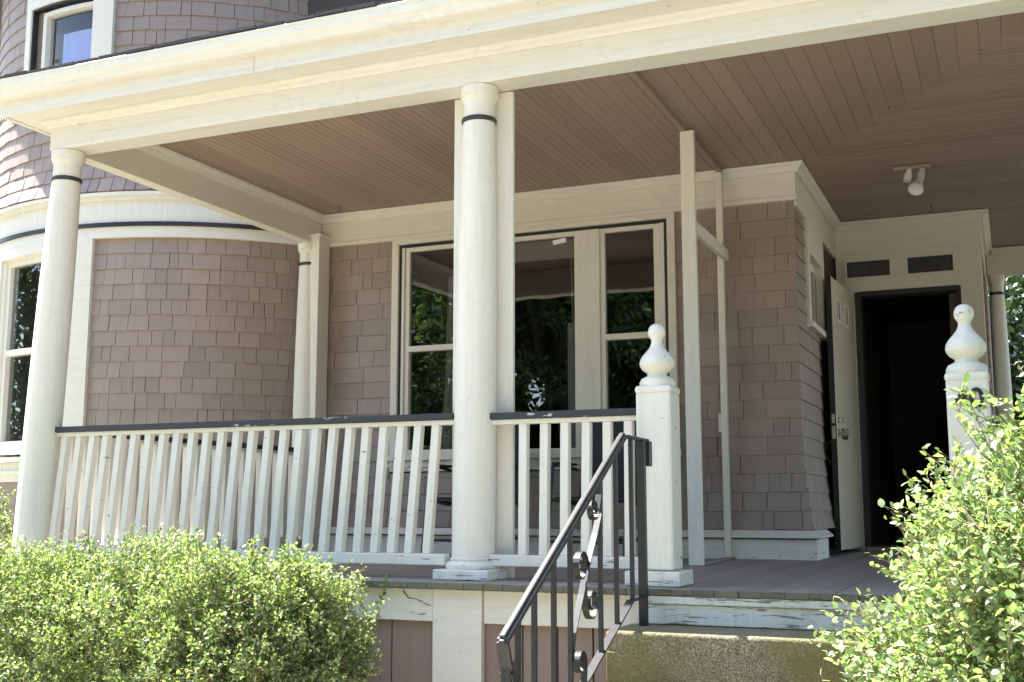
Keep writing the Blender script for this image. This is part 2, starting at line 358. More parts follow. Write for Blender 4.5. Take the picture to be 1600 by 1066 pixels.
# triple window
cas = MB()
cas.box(-2.075, -2.015, W-.035, W, .66, 2.505).box(.228, .288, W-.035, W, .66, 2.505).box(-2.015, .228, W-.035, W, 2.465, 2.505)
cas.build('window_casing', 'cream', house, .004)
blk = MB()
blk.box(-2.012, -1.992, W-.012, W+.03, .70, 2.462).box(.205, .225, W-.012, W+.03, .70, 2.462).box(-1.992, .205, W-.012, W+.03, 2.442, 2.462)
blk.build('window_casing', 'black_trim', house)
sill = MB().box(-2.09, .30, W-.075, W, .715, .755).box(-2.075, .288, W-.03, W, .63, .713).box(-2.085, .295, W-.045, W, .66, .685)
sill.build('window_sill', 'cream_worn', house, .004)
for xa, xb in ((-1.99, -1.965), (.178, .203), (-1.49, -1.33), (-.455, -.30)): MB().box(xa, xb, W-.02, W+.06, .755, 2.44).build('mullion', 'cream_post', house, .005)
def double_hung(x0, x1, cx0, cx1, curtain=None):
    wdw = empty('window', parent=house)
    fr = MB(); y0, y1 = W-.005, W+.045
    fr.box(x0, cx0, y0, y1, .756, 2.44).box(cx1, x1, y0, y1, .756, 2.44).box(cx0, cx1, y0, y1, 2.405, 2.44).box(cx0, cx1, y0, y1, .756, .80).box(cx0, cx1, y0-.004, y1, 1.585, 1.63)
    fr.build('frame', 'cream_post', wdw, .004)
    MB().box(cx0-.005, cx1+.005, W+.018, W+.022, 1.62, 2.41).build('pane', 'glass', wdw)
    MB().box(cx0-.005, cx1+.005, W+.03, W+.034, .79, 1.60).build('pane', 'glass', wdw)
    if curtain:
        cu = MB(); n = 14
        for zz0, zz1, sh in ((.8, 1.2, -.02), (1.2, 1.7, 0), (1.7, 2.1, .04)):
            pass
        pts = []
        for i in range(n+1):
            u = i/n; pts.append((curtain[0]+(curtain[1]-curtain[0])*u, W+.12+.02*math.sin(u*19)))
        for i in range(n):
            (xa, ya), (xb, yb) = pts[i], pts[i+1]
            for (z0, z1, s0, s1) in ((.76, 1.3, -.05, 0), (1.3, 2.2, 0, .02)):
                cu.hexa([(xa+s0, ya, z0), (xb+s0, yb, z0), (xb+s0, yb+.003, z0), (xa+s0, ya+.003, z0)], [(xa+s1, ya, z1), (xb+s1, yb, z1), (xb+s1, yb+.003, z1), (xa+s1, ya+.003, z1)])
        cu.build('curtain', 'curtain', wdw)
    return wdw
double_hung(-1.965, -1.49, -1.925, -1.53, curtain=(-1.66, -1.50))
double_hung(-.30, .178, -.262, .118)
wc = empty('window', parent=house)
fr = MB(); y0, y1 = W-.012, W+.04
fr.box(-1.33, -1.285, y0, y1, .756, 2.44).box(-.505, -.455, y0, y1, .756, 2.44).box(-1.285, -.505, y0, y1, 2.405, 2.44).box(-1.285, -.505, y0, y1, .756, .79)
fr.build('frame', 'cream_post', wc, .004)
MB().box(-1.29, -.50, W+.012, W+.016, .785, 2.41).build('pane', 'glass', wc)
MB().box(-1.28, -.52, W+.05, W+.06, 2.25, 2.40).build('roller_shade', 'shade_cloth', wc)
tg = MB().box(-.075, .075, 0, .003, -.025, .025).mesh('price_tag', 'white_tag')
inst('paper_tag', tg, wc, (-.63, W+.004, 2.375), (0, R_(-7), 0), (.72, 1, .72))
MB().tube([(-.56, W+.07, 2.25), (-.545, W+.07, 1.6), (-.54, W+.072, .8)], .006, 6).build('shade_cord', 'curtain', wc)
MB().box(-.60, -.52, W+.09, W+.10, .8, 1.75).build('curtain', 'curtain', wc)

# small side window on the wall that runs back to the door
sw = empty('window', parent=house)
f = MB()
f.box(XC-.02, XC+.035, 3.28, 3.37, 1.70, 2.47).box(XC-.02, XC+.035, 3.96, 4.06, 1.70, 2.47).box(XC-.02, XC+.035, 3.37, 3.96, 2.23, 2.47)
f.build('casing', 'cream', sw, .004)
MB().box(XC-.02, XC+.06, 3.26, 4.08, 1.655, 1.70).build('sill', 'cream_post', sw, .004)
MB().box(XC-.05, XC-.02, 3.37, 3.43, 1.70, 2.23).box(XC-.05, XC-.02, 3.90, 3.96, 1.70, 2.23).box(XC-.05, XC-.02, 3.43, 3.90, 2.17, 2.23).box(XC-.05, XC-.02, 3.43, 3.90, 1.70, 1.75).build('frame', 'cream_post', sw)
MB().box(XC-.04, XC-.036, 3.42, 3.91, 1.74, 2.18).build('pane', 'glass', sw)
MB().box(XC-.09, XC-.08, 3.42, 3.7, 1.72, 2.2).build('curtain', 'curtain', sw)

# door surround, transom and open door
dsur = MB()
dsur.box(XC+.03, 1.335, D-.02, D, 0, 2.50).box(2.155, 2.315, D-.02, D, 0, 2.50).box(1.335, 2.155, D-.02, D, 2.16, 2.30).box(1.335, 2.155, D-.02, D, 2.415, 2.50).box(1.612, 1.755, D-.02, D, 2.30, 2.415).box(2.12, 2.155, D-.02, D, 2.30, 2.415)
dsur.build('door_surround', 'cream', house, .003)
MB().box(2.31, 2.332, D-.022, D+.07, 0, 2.47).build('corner_board', 'cream_post', house, .004)
for (xa, xb) in ((1.262, 1.612), (1.757, 2.112)):
    tw = empty('window', parent=house); fm = MB(); za, zb = 2.29, 2.425
    for q in ((xa-.022, xa, za-.022, zb+.022), (xb, xb+.022, za-.022, zb+.022), (xa, xb, zb, zb+.022), (xa, xb, za-.022, za)): fm.box(q[0], q[1], D-.036, D-.018, q[2], q[3])
    fm.build('frame', 'cream_post', tw, .004)
    MB().box(xa, xb, D-.026, D-.0235, za, zb).build('pane', 'glass_clear', tw)
    MB().box(xa, xb, D-.0225, D-.0205, za, zb).build('backing', 'black_trim', tw)
jb = MB().box(1.33, 1.36, D, D+.16, 0, 2.16).box(2.13, 2.16, D, D+.16, 0, 2.16).box(1.36, 2.13, D, D+.16, 2.13, 2.16)
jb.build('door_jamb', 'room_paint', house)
MB().box(1.315, 1.345, D-.03, D-.021, 0, 2.16).box(2.148, 2.162, D-.03, D-.021, 0, 2.16).box(1.345, 2.148, D-.03, D-.021, 2.14, 2.165).build('door_stop', 'black_trim', house)
MB().box(1.33, 2.16, D-.12, D+.2, -.01, .03).build('threshold', 'floor_paint', house, .006)
door = empty('door', parent=house); door.location = (1.30, D-.03, 0); door.rotation_euler = (0, 0, R_(-3.2))
dp = MB().box(-.0, .0445, -.93, 0, .03, 2.14)
dobj = MB().box(-.042, .003, -.93, 0, .03, 2.14).build('door_leaf', 'door_paint', door, .003)
MB().box(-.041, .0022, -.9335, -.9305, .031, 2.139).build('door_edge', 'black_trim', door)
for ya in (-.80, -.46):
    lt = MB(); y0, y1, z0, z1 = ya, ya+.19, 1.80, 2.0
    lt.box(.003, .014, y0, y0+.025, z0, z1).box(.003, .014, y1-.025, y1, z0, z1).box(.003, .014, y0+.025, y1-.025, z1-.025, z1).box(.003, .014, y0+.025, y1-.025, z0, z0+.025).box(.003, .012, (y0+y1)/2-.008, (y0+y1)/2+.008, z0+.025, z1-.025)
    lt.build('light_frame', 'cream_post', door, .003)
    MB().box(.0032, .0045, y0+.026, y1-.026, z0+.026, z1-.026).build('light_backing', 'room_paint', door); MB().box(.0065, .008, y0+.026, y1-.026, z0+.026, z1-.026).build('light_pane', 'glass', door)
kn = MB()
def xlathe(mb, prof, y, z, x0, seg=20):
    n = len(mb.v); k = len(prof)
    for r, dx in prof:
        for i in range(seg):
            a = 2*math.pi*i/seg; mb.v.append((x0+dx, y+r*math.cos(a), z+r*math.sin(a)))
    for j in range(k-1):
        for i in range(seg):
            i2 = (i+1) % seg; mb.f.append((n+j*seg+i, n+j*seg+i2, n+(j+1)*seg+i2, n+(j+1)*seg+i))
    mb.f.append(tuple(n+i for i in range(seg))); mb.f.append(tuple(n+(k-1)*seg+i for i in range(seg)))
xlathe(kn, [(.032, 0), (.032, .006), (.012, .012), (.012, .04), (.026, .05), (.03, .062), (.022, .074), (.004, .078)], -.85, .92, .003)
kn.build('knob', 'brass', door, smooth=40)
dk = MB(); xlathe(dk, [(.026, 0), (.026, .01), (.02, .016)], -.85, 1.02, .003); dk.box(.019, .034, -.856, -.844, 1.0, 1.04); dk.build('deadbolt', 'brass', door, smooth=40)
MB().box(.003, .009, -.73, -.52, .88, .96).build('mail_slot', 'black_trim', door, .002)
MB().box(.009, .015, -.71, -.54, .90, .945).build('mail_flap', 'brass', door, .002)
MB().box(-.032, -.006, -.938, -.934, .87, .97).box(-.03, -.008, -.938, -.934, .99, 1.06).build('latch_plate', 'brass', door, .001)
MB().tube([(-.02, -.93, .87), (-.07, -.955, .83), (-.09, -.95, .76), (-.05, -.94, .68), (-.02, -.93, .66)], .006, 6).build('pull_wire', 'iron', door, smooth=60)

# ------------------------------------------------------------------ round tower
TC = (-4.75, 4.15); TR = 2.2
tower = empty('round_tower'); T(tower, 'round mauve shingled tower with white bands and tall windows left of the porch', 'tower')
LW0, LW1 = -24.5, 9.0          # lower window casing limits (deg)
UW0, UW1 = -15.3, 11.2
core = MB()
core.ring(TC, LW1, 62, TR-.15, TR-.012, -1.2, 5.6).ring(TC, -78, LW0, TR-.15, TR-.012, -1.2, 5.6)
core.ring(TC, LW0, LW1, TR-.15, TR-.012, -1.2, .74).ring(TC, LW0, LW1, TR-.15, TR-.012, 2.47, 3.30).ring(TC, LW0, UW0, TR-.15, TR-.012, 3.30, 5.6).ring(TC, UW0, UW1-.0, TR-.15, TR-.012, 4.92, 5.6)
core.ring(TC, UW0, LW1, TR-.15, TR-.012, 3.302, 3.86)
tw_o = core.build('wall', 'shingle_dark_gap', tower, smooth=30)
MB().ring(TC, -78, 62, TR-.01, TR+.03, 2.55, 2.64).build('band_board', 'cream', tower, smooth=30)
MB().ring(TC, -78, 62, TR-.01, TR+.045, 2.641, 2.675).build('band_bead', 'black_trim', tower, smooth=30)
MB().ring(TC, -78, 62, TR-.01, TR+.022, 2.668, 2.86).build('band_frieze', 'cream_post', tower, smooth=30)
MB().ring(TC, -78, 62, TR-.01, TR+.05, 2.86, 2.895).ring(TC, -78, 62, TR-.01, TR+.075, 2.895, 2.925).build('band_mould', 'cream', tower, smooth=30)
def tflare(z): return .07*max(0, (3.30-z)/.35)**2 if z > 2.9 else .0
rest = []
tsh = [0]
def tower_course(z, t0, t1, single, h=None, lo=.085, hi=.23):
    tot = R_(t1-t0)*TR; h = h or EXPO*1.22
    for x, w_ in course_widths(tot, lo, hi):
        th = R_(t0)+(x+w_/2)/TR; f0, f1 = tflare(z), tflare(z+h); r = TR-.01+f0
        loc = Vector((TC[0]+math.sin(th)*r, TC[1]-math.cos(th)*r, z+random.uniform(-.003, .003)))
        rot = (-math.atan2(f0-f1, h)-.02+random.uniform(-.012, .006), random.gauss(0, .0035), th); scl = (w_-random.choice((.003, .004, .006)), random.uniform(.8, 1.25), h)
        if single(math.degrees(th), z) and tsh[0] < 298:
            inst('shingle', random.choice(SH), tw_o, loc, rot, scl); tsh[0] += 1
        else:
            from mathutils import Euler
            rest.append((Matrix.LocRotScale(loc, Euler(rot), Vector(scl)), random.choice(SH)))
z = 2.55-EXPO
while z > -.35:
    tower_course(z, LW1, 56, lambda t, zz: zz > .78, h=min(EXPO*1.22, 2.552-z))
    tower_course(z, -70, LW0, lambda t, zz: False, h=min(EXPO*1.22, 2.552-z))
    if z < .55: tower_course(z, LW0, LW1, lambda t, zz: False)
    z -= EXPO
z = 2.935
while z < 5.5:
    if z < 3.74: tower_course(z, -70, 58, lambda t, zz: (-34 if zz < 3.3 else -46) < t < (23 if zz < 3.2 else 12 if zz < 3.4 else -4), hi=.17)
    else:
        tower_course(z, -70, UW0, lambda t, zz: t > -48 and zz < 4.75)
        tower_course(z, UW1, 58, lambda t, zz: 3.75+.012*(t-11) < zz < 4.7 and t < 52)
        if z > 4.9: tower_course(z, UW0, UW1, lambda t, zz: False)
    z += EXPO
rb = MB()
for mt, me in rest:
    rb.add([mt @ v.co for v in me.vertices], [tuple(p.vertices) for p in me.polygons])
T(rb.build('shingle_field', 'shingle', tower), kind='stuff')
# lower window of the tower
lw = empty('window', parent=tower)
c = MB().ring(TC, 4.2, LW1, TR-.1, TR+.035, .76, 2.55).ring(TC, LW0, -20.2, TR-.1, TR+.035, .76, 2.55).ring(TC, -20.2, 4.2, TR-.1, TR+.035, 2.47, 2.55)
c.build('casing', 'cream', lw)
MB().ring(TC, -1.6, 4.2, TR-.1, TR+.012, .78, 2.47).ring(TC, -20.2, -19.0, TR-.1, TR+.012, .78, 2.47).build('casing', 'cream_post', lw)
MB().ring(TC, LW0-.8, LW1+.8, TR-.1, TR+.075, .72, .762).ring(TC, LW0, LW1, TR-.1, TR+.03, .56, .718).ring(TC, LW0, LW1, TR-.1, TR+.05, .62, .65).build('sill', 'cream_post', lw)
MB().ring(TC, -4.4, -1.6, TR-.09, TR-.01, .79, 2.47).ring(TC, -19.0, -17.6, TR-.09, TR-.01, .79, 2.47).ring(TC, -17.6, -4.4, TR-.09, TR-.01, 2.41, 2.47).ring(TC, -17.6, -4.4, TR-.09, TR-.01, .79, .9).ring(TC, -17.6, -4.4, TR-.09, TR-.006, 1.63, 1.68).build('sash', 'cream_post', lw)
MB().ring(TC, -17.7, -4.3, TR-.045, TR-.041, 1.67, 2.42).build('pane', 'glass', lw); MB().ring(TC, -17.7, -4.3, TR-.055, TR-.051, .89, 1.64).build('pane', 'glass', lw)
# upper window
uw = empty('window', parent=tower)
MB().ring(TC, UW0, -13.3, TR-.1, TR+.035, 3.86, 4.92).ring(TC, 5.6, 8.6, TR-.1, TR+.012, 3.86, 4.92).ring(TC, 8.6, UW1, TR-.1, TR+.04, 3.86, 4.92).ring(TC, -13.3, 5.6, TR-.1, TR+.035, 4.70, 4.92).build('casing', 'cream', uw)
MB().ring(TC, -13.3, -12.9, TR-.1, TR+.02, 3.86, 4.7).ring(TC, -12.9, 5.6, TR-.1, TR+.02, 4.685, 4.7).build('dark_strip', 'black_trim', uw)  # thin black strip between the casing and the jamb
MB().ring(TC, -12.9, -10.6, TR-.1, TR-.03, 3.86, 4.68).build('jamb', 'old_wood', uw)
MB().ring(TC, -10.6, -9.4, TR-.1, TR-.02, 3.86, 4.66).ring(TC, -9.4, 5.6, TR-.1, TR-.02, 4.62, 4.66).build('sash', 'cream_post', uw)
MB().ring(TC, -9.4, 5.6, TR-.075, TR-.071, 3.86, 4.63).build('pane', 'glass_clear', uw)
MB().ring(TC, -6.0, 5.6, TR-.115, TR-.108, 3.86, 4.46).build('curtain', 'blue_curtain', uw)
MB().ring(TC, -15, 10.8, TR-.1, TR+.05, 3.81, 3.86).build('sill', 'cream_post', uw)
tr_ = MB().lathe([(.3, 0), (TR-.16, 0), (TR-.16, .02), (.3, .02)], (TC[0], TC[1], 2.62), 40).build('floor_slab', 'room_paint', tower)
rmw = MB().lathe([(TR-.9, 0), (TR-.9, 5.5)], (TC[0], TC[1], 0), 40).build('room', 'room_paint', tower)
er = MB().lathe([(TR-.2, 0), (TR+.44, 0), (TR+.46, .06), (TR+.46, .12), (.05, 2.4), (.01, 2.4)], (TC[0], TC[1], 5.4), 48).build('roof', 'roof_shingle', tower, smooth=30)

# ------------------------------------------------------------------ porch
porch = empty('porch'); T(porch, 'cream trimmed wooden front porch with round columns, railings and brown board ceiling', 'porch')
XL, YF, XR, YB = -2.85, -.085, 4.45, 6.5
# floor boards run front to back
fl = empty('floor', parent=porch)
fb = MB().box(-.5, .5, 0, 1, -.026, 0)
fbm = fb.mesh('floor_board', 'floor_paint'); BW = .0985
i = 0; x = -2.95
while x < 4.5:
    y1 = W-.02 if x < XC else YB
    inst('floor_board', fbm, fl, (x+BW/2, -.315+random.uniform(-.005, .004), random.uniform(-.0015, .001)), (0, 0, 0), (BW-.003, y1+.315, 1)); x += BW
febm = MB().box(-.5, .5, -.006, 0, -.027, -.001).mesh('board_end', 'floor_edge')
x = -2.95
while x < 4.5:
    inst('board_end', febm, fl, (x+BW/2, -.319+random.uniform(-.005, .003), random.uniform(-.001, .001)), (0, 0, 0), (BW-.004, 1, random.uniform(.93, 1.05))); x += BW
MB().box(-2.94, 4.48, -.22, W, -.06, -.03).box(XC+.02, 4.48, W, YB, -.06, -.03).build('subfloor', 'old_wood', fl)
# skirt below the floor
sk = empty('skirt', parent=porch)
MB().box(-2.92, -.09, -.262, -.232, -.185, -.034).build('band_board', 'cream_worn', sk, .004)
MB().tube([(-.25, -.263, -.042), (-.243, -.263, -.055), (-.22, -.263, -.08), (-.19, -.263, -.082), (-.158, -.263, -.09), (-.14, -.263, -.10), (-.12, -.263, -.108), (-.098, -.263, -.112)], [.003, .004, .0035, .002, .003, .002, .003, .001], 5).build('crack', 'old_wood', sk)
MB().box(.175, .96, -.262, -.232, -.185, -.034).build('band_board', 'cream', sk, .004)
MB().box(-.085, .17, -.275, -.235, GZ, -.033).build('pilaster', 'cream', sk, .004)
MB().box(-2.95, -2.75, -.275, -.235, GZ, -.033).build('pilaster', 'cream', sk, .004)
skm = MB().box(-.5, .5, 0, .02, 0, 1).mesh('skirt_board', 'skirt_paint'); x = -2.74
while x < .95:
    w_ = .172
    if not (-.20 < x < .14): inst('skirt_board', skm, sk, (x+w_/2, -.222, GZ-.05), (0, 0, 0), (w_-.009, 1, 1.02))
    x += w_
MB().box(-2.9, .95, -.2, -.19, GZ-.05, -.07).build('backing', 'shingle_dark_gap', sk)
for x in (-.18, .14): inst('skirt_board', skm, sk, (x, -.2235, GZ-.05), (0, 0, 0), (.17, 1, 1.02))
# wooden riser above the concrete step
MB().box(.93, 2.6, -.305, -.27, -.150, -.066).build('riser', 'cream_peel', porch, .004)
MB().box(.93, 2.6, -.318, -.27, -.064, -.030).build('riser', 'cream_peel', porch, .004)

# beams
MB().box(XL, XR, YF, .085, ZB, 2.80).build('front_beam', 'eave_paint', porch, .004)
MB().box(XL, -2.75, .087, W-.03, ZB+.001, 2.80).build('side_beam', 'cream', porch, .004)
MB().box(4.29, XR, .087, YB, ZB+.001, 2.80).build('side_beam', 'cream', porch, .004)
MB().box(2.35, 4.285, YB-.12, YB, ZB, 2.80).build('back_beam', 'cream', porch, .004)
MB().extrude(cp, lambda p, e: (-2.75+p[0], (.087, W-.03-p[0])[e], cz(p))).build('crown_mould', 'cream', porch)
MB().extrude(cp, lambda p, e: ((2.4, 4.285)[e], YB-.122-p[0], cz(p))).build('crown_mould', 'cream', porch)
def Lsweep(prof, name, mat, parent, xr=XR+.25, yb=2.25, smooth=None):
    mb = MB(); k = len(prof); n = 0
    for (o, z) in prof: mb.v.append((xr, YF-o, z))
    for (o, z) in prof: mb.v.append((XL-o, YF-o, z))
    for (o, z) in prof: mb.v.append((XL-o, yb, z))
    for s_ in (0, k):
        for j in range(k): mb.f.append((s_+j, s_+(j+1) % k, s_+k+(j+1) % k, s_+k+j))
    mb.f.append(tuple(range(k))); mb.f.append(tuple(range(2*k, 3*k)))
    return mb.build(name, mat, parent, smooth=smooth)
ev = empty('eave', parent=porch)
Lsweep([(.001, 2.655), (.012, 2.655), (.02, 2.668), (.034, 2.678), (.045, 2.692), (.045, 2.703), (.001, 2.703)], 'bed_mould', 'eave_paint', ev)
Lsweep([(.002, 2.704), (.205, 2.704), (.205, 2.716), (.002, 2.716)], 'soffit', 'eave_paint', ev)
Lsweep([(.18, 2.696), (.206, 2.696), (.206, 2.795), (.18, 2.795)], 'fascia', 'eave_paint', ev)
Lsweep([(.2065, 2.785), (.262, 2.785), (.27, 2.79), (.274, 2.80), (.278, 2.815), (.288, 2.828), (.297, 2.838), (.30, 2.848), (.3, 2.876), (.305, 2.878), (.308, 2.883), (.306, 2.889), (.3, 2.892), (.294, 2.888), (.294, 2.85), (.283, 2.832), (.268, 2.815), (.262, 2.795), (.2075, 2.795)], 'gutter', 'eave_paint', ev, smooth=50)
for x in (-1.2, 1.2):
    MB().box(x-.0008, x+.0008, YF-.2068, YF-.2055, 2.697, 2.784).build('joint', 'old_wood', ev)
# roof deck with its first row of shingle tabs
prf = MB()
prf.hexa([(XL-.24, YF-.24, 2.885), (XR+.2, YF-.24, 2.885), (XR+.2, W, 3.45), (XL+.35, W, 3.45)], [(XL-.24, YF-.24, 2.897), (XR+.2, YF-.24, 2.897), (XR+.2, W, 3.462), (XL+.35, W, 3.462)])
prf.hexa([(XL-.24, 2.25, 2.885), (XL-.24, YF-.24, 2.885), (XL+.35, W, 3.45), (XL+.3, W-.02, 3.45)], [(XL-.24, 2.25, 2.897), (XL-.24, YF-.24, 2.897), (XL+.35, W, 3.462), (XL+.3, W-.02, 3.462)])
prf.box(XC, XR+.2, W, 9, 3.30, 3.45)
pr = prf.build('porch_roof', 'roof_shingle', porch)
tabm = MB().box(-.5, .5, 0, .16, 0, .013).mesh('roof_shingle', 'roof_shingle')
ang = math.atan2(.565, W-YF+.24)
x = XL-.25
while x < XR+.2:
    w_ = random.uniform(.15, .22); inst('roof_shingle', tabm, pr, (x+w_/2, YF-.305+random.uniform(-.008, .006), 2.893+random.uniform(0, .005)), (ang, 0, random.uniform(-.01, .01)), (w_-random.uniform(.004, .02), 1, random.uniform(.8, 1.6))); x += w_

# ceiling boards: along y on the left, along x past the mitre
ce = empty('ceiling', parent=porch)
CW = .108
def bead(): 
    p = [(-.5, .02), (-.5, .004), (-.465, 0), (-.016, 0), (0, .0025), (.016, 0), (.465, 0), (.5, .004), (.5, .02)]
    return p
bmy = MB().extrude([(a*CW, h) for a, h in bead()], lambda p, e: (p[0], e, p[1])).mesh('ceiling_board', 'ceiling_paint')
bmx = MB().extrude([(a*CW, h) for a, h in bead()], lambda p, e: (e, p[0], p[1])).mesh('ceiling_board', 'ceiling_paint')
def mitre_x(y): return 1.22+(2.83-y)*.72
bmp = MB().extrude([(a*CW, h) for a, h in ((-.5, .02), (-.5, .004), (-.475, 0), (.475, 0), (.5, .004), (.5, .02))], lambda p, e: (p[0], e, p[1])).mesh('ceiling_board', 'ceiling_paint')
x = -2.745
while x < 3.3:
    yb = W-.03
    y0 = .087
    if x > 1.2: yb = 2.83-(x-1.22)/.72
    if yb > y0+.05: inst('ceiling_board', bmy if x < .6 else bmp, ce, (x+CW/2, y0, ZC+random.uniform(0, .0012)), (0, 0, 0), (1, yb-y0+random.uniform(-.03, .03), 1))
    x += CW
y = .09
while y < YB-.12:
    x0 = max(1.15, mitre_x(y+CW/2)-.0) if y < 2.83 else (1.15 if y < D else 2.3)
    inst('ceiling_board', bmx, ce, (x0, y+CW/2, ZC+.003+random.uniform(0, .0012)), (0, 0, 0), (4.29-x0, 1, 1)); y += CW
MB().box(-2.75, 4.29, .09, W, ZC+.03, ZC+.04).box(XC, 4.29, W, YB-.1, ZC+.03, ZC+.04).build('backing', 'shingle_dark_gap', ce)
MB().box(.632, .668, .087, W-.1, ZC-.03, ZC-.001).build('batten', 'ceiling_paint', ce, .003)

# columns
def column(x, y, name='column', leanx=0, leany=0, base=True, k=1.0):
    c_ = empty(name, parent=porch)
    def L(z): t = (ZB-z)/ZB; return (leanx*t, leany*t)
    def lat(prof, nm, mat, seg=40, bev=0):
        mb = MB().lathe([(r*k, z) for r, z in prof], (0, 0, 0), seg)
        mb.v = [(x+a+L(c)[0], y+b_+L(c)[1], c) for a, b_, c in mb.v]
        return mb.build(nm, mat, c_, smooth=32)
    prof = [(.108, .095), (.108, .5), (.1065, .9), (.104, 1.3), (.099, 1.7), (.092, 2.05), (.084, 2.33), (.084, 2.345)]
    lat(prof, 'shaft', 'cream_post', 48)
    lat([(.082, 2.328), (.091, 2.332), (.094, 2.342), (.091, 2.352), (.082, 2.356)], 'neck_ring', 'black_trim')
    lat([(.0815, 2.345), (.0815, 2.425), (.084, 2.438), (.089, 2.449), (.0945, 2.456), (.0945, 2.466), (.0995, 2.468), (.0995, ZB-.003)], 'capital', 'cream_post')
    if base:
        lat([(.112, .105), (.118, .1), (.113, .09), (.128, .085), (.138, .072), (.138, .06), (.13, .046)], 'base', 'cream_worn')
        lx, ly = L(0); h = .15
        MB().box(x+lx-h*k, x+lx+h*k, y+ly-h*k, y+ly+h*k, .002, .05).build('plinth', 'cream_peel', c_, .005)
    return c_
column(.022, 0, leanx=-.024)
cl = column(-2.775, 0.0, leanx=-.075, leany=-.05)
column(4.36, 0)
column(2.425, 6.42, k=.76)
column(-2.80, 2.73, base=False)
# flat board behind the middle column and post against the wall
MB().box(-.168, .172, .09, .118, .002, ZB-.001).build('back_board', 'cream_post', porch, .003)
cpst = MB().box(-2.755, -2.665, W-.20, W-.035, 0, 2.56).box(-2.775, -2.65, W-.215, W-.035, 2.56, 2.585)
cpst.build('corner_post', 'cream_post', porch, .004)
# board end on the left beam over the column (thin lip under the beam)
# railings
def baluster(p0, p1, nm, parent, w=.042, ang=0.0):
    (x0, y0, z0), (x1, y1, z1) = p0, p1; h = w/2; ca, sa = math.cos(ang)*h, math.sin(ang)*h
    q = [(-ca+sa, -sa-ca), (ca+sa, sa-ca), (ca-sa, sa+ca), (-ca-sa, -sa+ca)]
    return MB().hexa([(x0+a, y0+b_, z0) for a, b_ in q], [(x1+a, y1+b_, z1) for a, b_ in q]).build(nm, 'baluster_paint', parent, .0025, bseg=1)
def railing(A, B, bot_off, n, first, last, zt=.822, black=True):
    """A, B: rail ends (x, y) at the top; bot_off: shift (x, y) of the lower rail"""
    r = empty('railing', parent=porch); A = Vector((A[0], A[1], 0)); B = Vector((B[0], B[1], 0)); o = Vector((bot_off[0], bot_off[1], 0)); d = (B-A).normalized()
    up_ = Vector((0, 0, 1))
    MB().beam(A+up_*(zt-.016), B+up_*(zt-.016), .085, .033).build('top_rail', 'black_rail', r, .004)
    MB().beam(A+up_*(zt-.045), B+up_*(zt-.045), .05, .024).build('sub_rail', 'baluster_paint', r, .003)
    MB().beam(A+o+up_*.094, B+o+up_*.094, .07, .055).build('bottom_rail', 'cream_worn', r, .005)
    for i in range(n):
        t = first+(last-first)*i/(n-1); p = A+d*t; j = random.uniform(-.004, .004)
        baluster(tuple(p+o*.95+d*j+up_*.122), tuple(p+d*random.uniform(-.003, .003)+up_*(zt-.057)), 'baluster', r, ang=math.atan2(d.y, d.x)+random.uniform(-.06, .06))
    return r
railing((-2.72, -.006), (-.10, 0), (-.028, -.038), 25, .06, 2.51)
railing((.10, 0), (.90, 0), (-.004, -.004), 6, .175, .715, zt=.815)
railing((-2.80, .09), (-2.80, 2.62), (0, 0), 23, .10, 2.46)
# newel posts with turned finials
def newel(x, y, num=None):
    nw = empty('newel_post', parent=porch)
    hw = .083
    MB().box(x-hw, x+hw, y-hw, y+hw, .07, .875).build('post', 'newel_paint', nw, .012)
    MB().box(x-hw-.004, x+hw+.004, y-hw-.004, y+hw+.004, .866, .905).build('cap_block', 'newel_paint', nw, .016, bseg=3)
    MB().lathe([(.078, .90), (.083, .912), (.083, .922), (.074, .94), (.058, .948), (.047, .953), (.045, .964), (.052, .970), (.068, .981), (.079, .998), (.0815, 1.012), (.078, 1.03), (.066, 1.05), (.048, 1.07), (.034, 1.088), (.0265, 1.106), (.025, 1.12), (.028, 1.128), (.035, 1.136), (.0395, 1.149), (.0405, 1.16), (.038, 1.174), (.030, 1.188), (.018, 1.197), (.003, 1.20)], (x, y, 0), 40).build('finial', 'newel_paint', nw, smooth=50)
    MB().box(x-.135, x+.12, y-.12, y+.12, .002, .068).build('plinth', 'cream_peel', nw, .006)
    if num:
        cu = bpy.data.curves.new('number', 'FONT'); cu.body = num; cu.size = .115; cu.extrude = .003; cu.align_x = 'CENTER'; cu.offset = .003
        to = bpy.data.objects.new('tmp', cu); COL.objects.link(to)
        bpy.context.view_layer.update()
        me = bpy.data.meshes.new_from_object(to.evaluated_get(bpy.context.evaluated_depsgraph_get()))
        bpy.data.objects.remove(to); me.materials.clear(); me.materials.append(M['number_black'])
        inst('house_number', me, nw, (x+.005, y-hw-.005, .755), (math.pi/2, 0, 0))
    return nw
newel(.985, -.10); newel(2.325, -.10, '40')
MB().box(.94, .96, -.03, .06, .735, .765).build('rail_bracket', 'black_rail', porch, .004)

